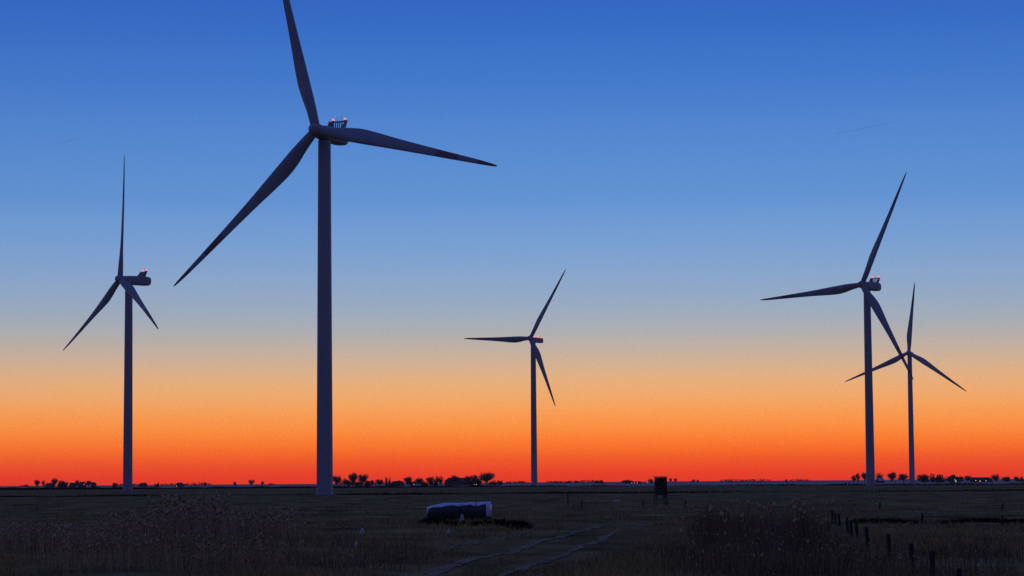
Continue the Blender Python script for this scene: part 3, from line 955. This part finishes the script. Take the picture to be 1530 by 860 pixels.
for px, top, wp, dn, lab in [
        (503, 708.7, 16, 0, 'round bare tree nearest to the tower of the largest turbine'),
        (515, 712.7, 9, 0, 'small thin bare tree second from the largest turbine'),
        (527, 704, 15, 0, 'tall bare tree, left half of the tallest pair near the largest turbine'),
        (541, 706, 19, 0, 'wide bare tree, right half of the tallest pair near the largest turbine'),
        (556, 716, 8, 0, 'very small bare tree right of the tall pair'),
        (567, 714.5, 13, 0, 'low spreading bare tree between the tall pair and a dark bush'),
        (577.5, 712.5, 9, 1, 'dark dense bush left of the long low house'),
        (609, 710.5, 15, 0, 'umbrella-shaped bare tree at the right end of the long low house'),
        (626, 712.5, 16, 0, 'wide low bare tree above the white lamp'),
        (644, 711, 15, 0, 'thin bare tree left of the narrow dark evergreen'),
        (653, 710.3, 6, 1, 'narrow dark evergreen left of the big barn'),
        (658, 709.3, 13, 0, 'bare tree rising behind the narrow dark evergreen'),
        (681, 708.5, 16, 0, 'bare tree rising over the middle of the barn roof'),
        (698, 709, 13, 0, 'bare tree at the right end of the barn'),
        (708, 707.8, 15, 0, 'sparse bare tree between the barn and the biggest round tree'),
        (727, 703.5, 26, 0, 'biggest round bare tree at the right of the farm'),
        (748, 716.8, 9, 1, 'low dark bush at the right end of the farm')]:
    far_tree(px, top, wp, 2050 + random.uniform(-40, 60), lab, G1, dn)
for px, top, wp, dn, lab in [
        (55.7, 715.2, 9, 0, 'leftmost bare tree of the far left farmstead'),
        (64.6, 716.3, 6, 0, 'second small bare tree of the far left farmstead'),
        (81.3, 713, 11, 0, 'tallest bare tree of the far left farmstead'),
        (93.3, 716.5, 8, 1, 'dark bush right of the tallest far left tree'),
        (99.6, 718, 7, 0, 'small bare tree between two roofs of the far left farmstead'),
        (114.5, 715.7, 7, 0, 'slender bare tree above the middle roofs of the far left farmstead'),
        (133, 716.5, 13, 0, 'spreading bare tree at the right end of the far left farmstead'),
        (171, 720.3, 10, 1, 'low bush left of the leftmost turbine tower'),
        (235, 720.6, 9, 1, 'low bush right of the leftmost turbine tower'),
        (306, 718.7, 6, 0, 'tiny bare tree midway between the two left turbine towers'),
        (351, 718.6, 5, 0, 'tiny bare tree left of the small horizon tree'),
        (376, 715.3, 11, 0, 'small bare horizon tree left of the largest turbine tower'),
        (392, 718, 6, 0, 'tiny bare tree right of the small horizon tree')]:
    far_tree(px, top, wp, 2500 + random.uniform(-60, 60), lab, G2, dn)
for px, top, wp, dn, lab in [
        (898, 716.7, 15, 1, 'low dark bush on the horizon right of the middle turbine'),
        (935, 716.6, 22, 1, 'wide low bush behind the three small lights'),
        (973.5, 715, 9, 1, 'low bush just left of the hunting hide roof'),
        (1001.5, 713, 5, 0, 'first of two tiny trees right of the hunting hide'),
        (1009, 713.6, 7, 0, 'second of two tiny trees right of the hunting hide'),
        (1036, 715.3, 6, 0, 'left of a faint pair of tiny horizon trees'),
        (1042.5, 715.5, 5, 0, 'right of a faint pair of tiny horizon trees'),
        (1175, 715, 5, 1, 'tiny bush on the bare horizon far right of the hide')]:
    far_tree(px, top, wp, 2900 + random.uniform(-60, 60), lab, G4, dn)
for px, top, wp, dn, lab in [
        (1275, 708.6, 9, 0, 'leftmost small bare tree left of the right turbine tower'),
        (1282, 705.7, 9, 0, 'bare tree second left of the right turbine tower'),
        (1292, 703.8, 11, 0, 'bare tree touching the left edge of the right turbine tower'),
        (1314, 704.3, 14, 0, 'bare tree over the shining roof right of the right turbine tower'),
        (1332, 703.6, 16, 0, 'tall bare tree midway between the two right turbine towers'),
        (1350, 705.8, 19, 0, 'wide bare tree just left of the far right turbine tower'),
        (1378, 707.8, 20, 1, 'left dense clump of the copse by the far right turbine'),
        (1392, 707.4, 20, 1, 'highest dense clump of the copse by the far right turbine'),
        (1405, 708.3, 18, 1, 'third dense clump of the copse by the far right turbine'),
        (1420, 709.4, 20, 1, 'fourth dense clump of the copse, sloping lower'),
        (1434, 711.2, 18, 1, 'lowest right clump of the copse'),
        (1424, 708, 9, 0, 'thin bare tree poking above the sloping copse'),
        (1446, 709.2, 12, 0, 'faint bare tree right of the copse'),
        (1488, 706.3, 16, 0, 'round bare tree standing alone near the right edge'),
        (1504, 711.5, 18, 1, 'hedge bush right of the lone round tree'),
        (1519, 710.5, 9, 0, 'small bare tree close to the right edge'),
        (1526, 712, 14, 1, 'hedge bush at the right edge of the horizon')]:
    far_tree(px, top, wp, 2000 + random.uniform(-30, 60), lab, G3, dn)

for px, top, wp, lab in [(490, 717.5, 14, 'hedge bush at the right foot of the largest turbine tower'),
        (521, 716, 14, 'hedge bush under the left tree of the tallest pair'),
        (535, 716.5, 16, 'hedge bush between the tallest pair of farm trees'),
        (549, 717.5, 14, 'hedge bush at the right of the tallest pair of farm trees'),
        (592, 718, 16, 'hedge bush in front of the long low house'),
        (617, 717.5, 14, 'hedge bush beside the white lamp'),
        (634, 717.2, 16, 'hedge bush right of the white lamp'),
        (650, 716.5, 12, 'hedge bush at the foot of the narrow dark evergreen'),
        (702, 715, 14, 'hedge bush at the right corner of the big barn'),
        (716, 714.5, 14, 'hedge bush at the left foot of the biggest round tree'),
        (738, 717, 14, 'hedge bush at the right foot of the biggest round tree')]:
    far_tree(px, top, wp, 2010 + random.uniform(-20, 20), lab, 'hedge of the farm right of the largest turbine', True)

# ragged low growth all along the far horizon, too far off to count
hx_ = np.cumsum(rng.uniform(0.4, 3.2, 1500)) - 1150
hx_ = hx_[np.abs(hx_) < 1150]
hm_ = np.sin(hx_ * .021) + .8 * np.sin(hx_ * .0533 + 2) + .7 * np.sin(hx_ * .117 + 1)
keep = hm_ > 0.35
hx_, hm_ = hx_[keep], hm_[keep]
hh_ = 2.9 + np.clip(hm_, 0, 2) * 0.9 * rng.uniform(.5, 1.5, len(hx_))
VV, FF = [], []
for q in range(len(hx_)):
    n = 14
    c = np.stack([hx_[q] + rng.normal(0, 1.6, n), 3700 + rng.normal(0, 6, n), rng.uniform(0.2, 1, n) * hh_[q]], -1)
    tri = c[:, None, :] + rng.normal(0, 1, (n, 3, 3)) * np.array([.9, .9, .6])
    tri[:, :, 2] = np.clip(tri[:, :, 2], 0, None)
    VV.append(tri.reshape(-1, 3))
VV = np.concatenate(VV)
tag(obj('far_hedge', mesh_np('far_hedge', VV, np.arange(len(VV)).reshape(-1, 3)), M['leaf']), 'low ragged line of hedges and scrub along the far horizon', 'hedge', kind='stuff')

def house(label, px0, px1, top, d, roof_mat='roof', eaves=0.5, lit=(), flat=False, cat='house', name='farm_house', rz=None):
    """gabled building across the view; lit = [(fraction along, lamp)]"""
    x0, x1 = at(px0, hor(px0), d).x, at(px1, hor(px1), d).x
    L = x1 - x0
    h = max(2.6, EYE + (hor((px0 + px1) / 2) - top) * d / F_PX)
    W = max(5.0, min(12.0, L * .6))
    rz = rad(random.choice((-1, 1)) * random.uniform(28, 50)) if rz is None else rad(rz)
    L, W = L / (math.cos(rz) + .6 * abs(math.sin(rz))), W / (math.cos(rz) + .6 * abs(math.sin(rz)))
    root = empty(name, ((x0 + x1) / 2, d, 0), rz)
    tag(root, label, cat, 'far farm buildings')
    we = h * eaves
    bm = bmesh.new()
    add_prism(bm, [Vector((-L / 2, -W / 2, 0)), Vector((-L / 2, W / 2, 0)), Vector((-L / 2, W / 2, we)), Vector((-L / 2, 0, h - .15)), Vector((-L / 2, -W / 2, we))],
              [Vector((L / 2, -W / 2, 0)), Vector((L / 2, W / 2, 0)), Vector((L / 2, W / 2, we)), Vector((L / 2, 0, h - .15)), Vector((L / 2, -W / 2, we))])
    obj('wall', bm_mesh('wall', bm), M['brick'], root)
    for s in (-1, 1):
        bm = bmesh.new()
        o_ = .4
        sl = (h - .15 - we) / (W / 2)
        A = [Vector((-L / 2 - o_, s * (W / 2 + .4), we - .4 * sl + .03)), Vector((-L / 2 - o_, s * 0.0, h - .12)), Vector((-L / 2 - o_, s * 0.0, h)), Vector((-L / 2 - o_, s * (W / 2 + .4), we - .4 * sl + .15))]
        add_prism(bm, A, [Vector((-p.x, p.y, p.z)) for p in A])
        ro = obj('roof', bm_mesh('roof', bm), M[roof_mat], root)
    if not flat and L > 7:
        bm = bmesh.new()
        add_box(bm, (L * .22, -.35, h - .5), (L * .22 + .6, .35, h + .7))
        obj('chimney', bm_mesh('chimney', bm), M['brick'], ro)
    nw = max(2, int(L / 3.2))
    litd = dict(lit)
    for i in range(nw):
        bm = bmesh.new()
        cx = -L / 2 + L * (i + .5) / nw
        wz = we * .5
        hs = min(.75, we * .3)
        add_box(bm, (cx - .4, -W / 2 - .03, wz - hs * .8), (cx + .4, -W / 2 + .05, wz + hs * .8))
        obj('window', bm_mesh('window', bm), M[litd.get(i, 'glass')], root)
    return root
house('big flat-ridged barn in the middle of the farm trees', 664, 700, 713.5, 2080, eaves=.55, flat=True, cat='barn', name='barn')
house('long low house between the dark bush and the umbrella-shaped tree', 584, 604, 718.4, 2080)
house('small house below the sparse tree right of the barn', 703, 716, 717.5, 2060, lit=((1, 'lamp_pink'),))
house('long low shed at the left end of the far left farmstead', 66.7, 82, 721.3, 2520, flat=True, cat='shed', name='shed')
house('second roof from the left in the far left farmstead', 86, 99.5, 720, 2520)
house('small middle roof of the far left farmstead', 104, 113, 720.8, 2520)
house('largest roof of the far left farmstead', 116, 129, 719.6, 2510)
house('rightmost small roof of the far left farmstead', 136.5, 143, 720.2, 2520)
house('low roof right of the leftmost turbine tower', 208, 220, 721.2, 2550)
house('low roof midway between the two left turbine towers', 262, 275, 720.8, 2550, lit=((0, 'lamp_yellow'),))
house('low building with two pink and one yellow light left of the hide', 942, 958, 719.5, 2600, flat=True, cat='shed', name='shed', eaves=.75,
      lit=((0, 'lamp_pink'), (1, 'lamp_pink'), (2, 'lamp_yellow')))
house('shed with shining metal roof beside the right turbine tower', 1309, 1321, 713.5, 1960, roof_mat='sheet_roof', flat=True, cat='shed', name='shed')
house('house half hidden by the sloping copse with a pale lit window', 1418, 1436, 712.5, 1950, lit=((1, 'lamp_white'),))
house('long barn with yellow lit windows right of the copse', 1450, 1482, 712.8, 1960, flat=True, cat='barn', name='barn', lit=((2, 'lamp_yellow'), (4, 'lamp_yellow')))

def lamp(label, px, py, d, mat):
    p = at(px, py, d)
    root = empty('street_lamp', (p.x, d, 0))
    tag(root, label, 'lamp', 'lit lamps far away')
    h = max(p.z, 1.0)
    bm = bmesh.new()
    add_bar(bm, (0, 0, 0), (0, 0, h), .07, .05)
    obj('pole', bm_mesh('pole', bm), M['dark_metal'], root)
    obj('lamp_head', shared('lhead', lambda: lathe([(.05, -.3), (.30, -.2), (.34, .05), (.2, .25), (.04, .3)], 12)), M[mat], root, Matrix.Translation((0, 0, h)))
lamp('white lamp below the wide low tree of the farm', 618.5, 723.3, 1950, 'lamp_white')
lamp('reddish lamp beside the biggest round tree', 711.7, 723.6, 1950, 'lamp_pink')
lamp('tiny lamp just left of the hunting hide', 967, 720.4, 2500, 'lamp_white')
lamp('yellow lamp at the left end of the long barn', 1458, 717.6, 1900, 'lamp_yellow')
lamp('yellow lamp at the right end of the long barn', 1473.3, 718.2, 1900, 'lamp_yellow')
lamp('white lamp at the house by the copse', 1426.7, 716.7, 1900, 'lamp_white')
lamp('tiny pale lamp in the far left farmstead', 125.5, 723.6, 2450, 'lamp_white')

# ------------------------------------------------------------------ contrails high in the sky
def trail(label, a, b, d):
    A, B = at(*a, d), at(*b, d + 900)
    s = d / F_PX
    m = bpy.data.materials.get('vapour')
    if m is None:
        m = bpy.data.materials.new('vapour')
        m.use_nodes = True
        t = m.node_tree
        t.nodes.clear()
        df, tr, mxs, out_ = (t.nodes.new(k_) for k_ in ('ShaderNodeBsdfDiffuse', 'ShaderNodeBsdfTransparent', 'ShaderNodeMixShader', 'ShaderNodeOutputMaterial'))
        df.inputs[0].default_value = (.75, .75, .78, 1)
        nz = t.nodes.new('ShaderNodeTexNoise')
        nz.inputs['Scale'].default_value = 6
        tcn = t.nodes.new('ShaderNodeTexCoord')
        t.links.new(tcn.outputs['Generated'], nz.inputs[0])
        mm = t.nodes.new('ShaderNodeMath')
        mm.operation = 'MULTIPLY'
        mm.inputs[1].default_value = .28
        t.links.new(nz.outputs[0], mm.inputs[0])
        t.links.new(mm.outputs[0], mxs.inputs[0])
        t.links.new(tr.outputs[0], mxs.inputs[1])
        t.links.new(df.outputs[0], mxs.inputs[2])
        t.links.new(mxs.outputs[0], out_.inputs[0])
    o = obj('contrail', None)
    bm = bmesh.new()
    D_ = B - A
    x = D_.orthogonal().normalized()
    y = D_.normalized().cross(x)
    rings = []
    for t_, q in ((0, .35), (.1, .6), (.4, .65), (.75, .5), (1, .1)):
        rings.append([D_ * t_ + (x * math.cos(i * math.pi / 4) + y * math.sin(i * math.pi / 4)) * q * s * .8 for i in range(8)])
    loft(bm, rings)
    C.objects.unlink(o)
    bpy.data.objects.remove(o)
    o = obj('contrail', bm_mesh('contrail', bm, True), m)
    o.location = A
    tag(o, label, 'contrail', 'faint contrails')
trail('short faint contrail high above the leftmost turbine', (80, 216.5), (128, 204), 36000)
trail('long faint contrail high above the right turbines', (1245, 200.5), (1352, 179), 36000)

# ------------------------------------------------------------------ evening haze over the marsh
hz = bmesh.new()
add_box(hz, (-9200, -9200, -1.6), (9200, 9200, 165))
hme = bm_mesh('haze', hz)
hm = bpy.data.materials.new('haze')
hm.use_nodes = True
t = hm.node_tree
t.nodes.clear()
pv, ho = t.nodes.new('ShaderNodeVolumePrincipled'), t.nodes.new('ShaderNodeOutputMaterial')
pv.inputs['Color'].default_value = (0.92, 0.72, 0.48, 1)
pv.inputs['Density'].default_value = HAZE_D
pv.inputs['Anisotropy'].default_value = 0.2
t.links.new(pv.outputs[0], ho.inputs['Volume'])
haze = obj('haze', hme, hm)
tag(haze, 'thin blue evening haze lying over the marsh', 'haze', kind='stuff')
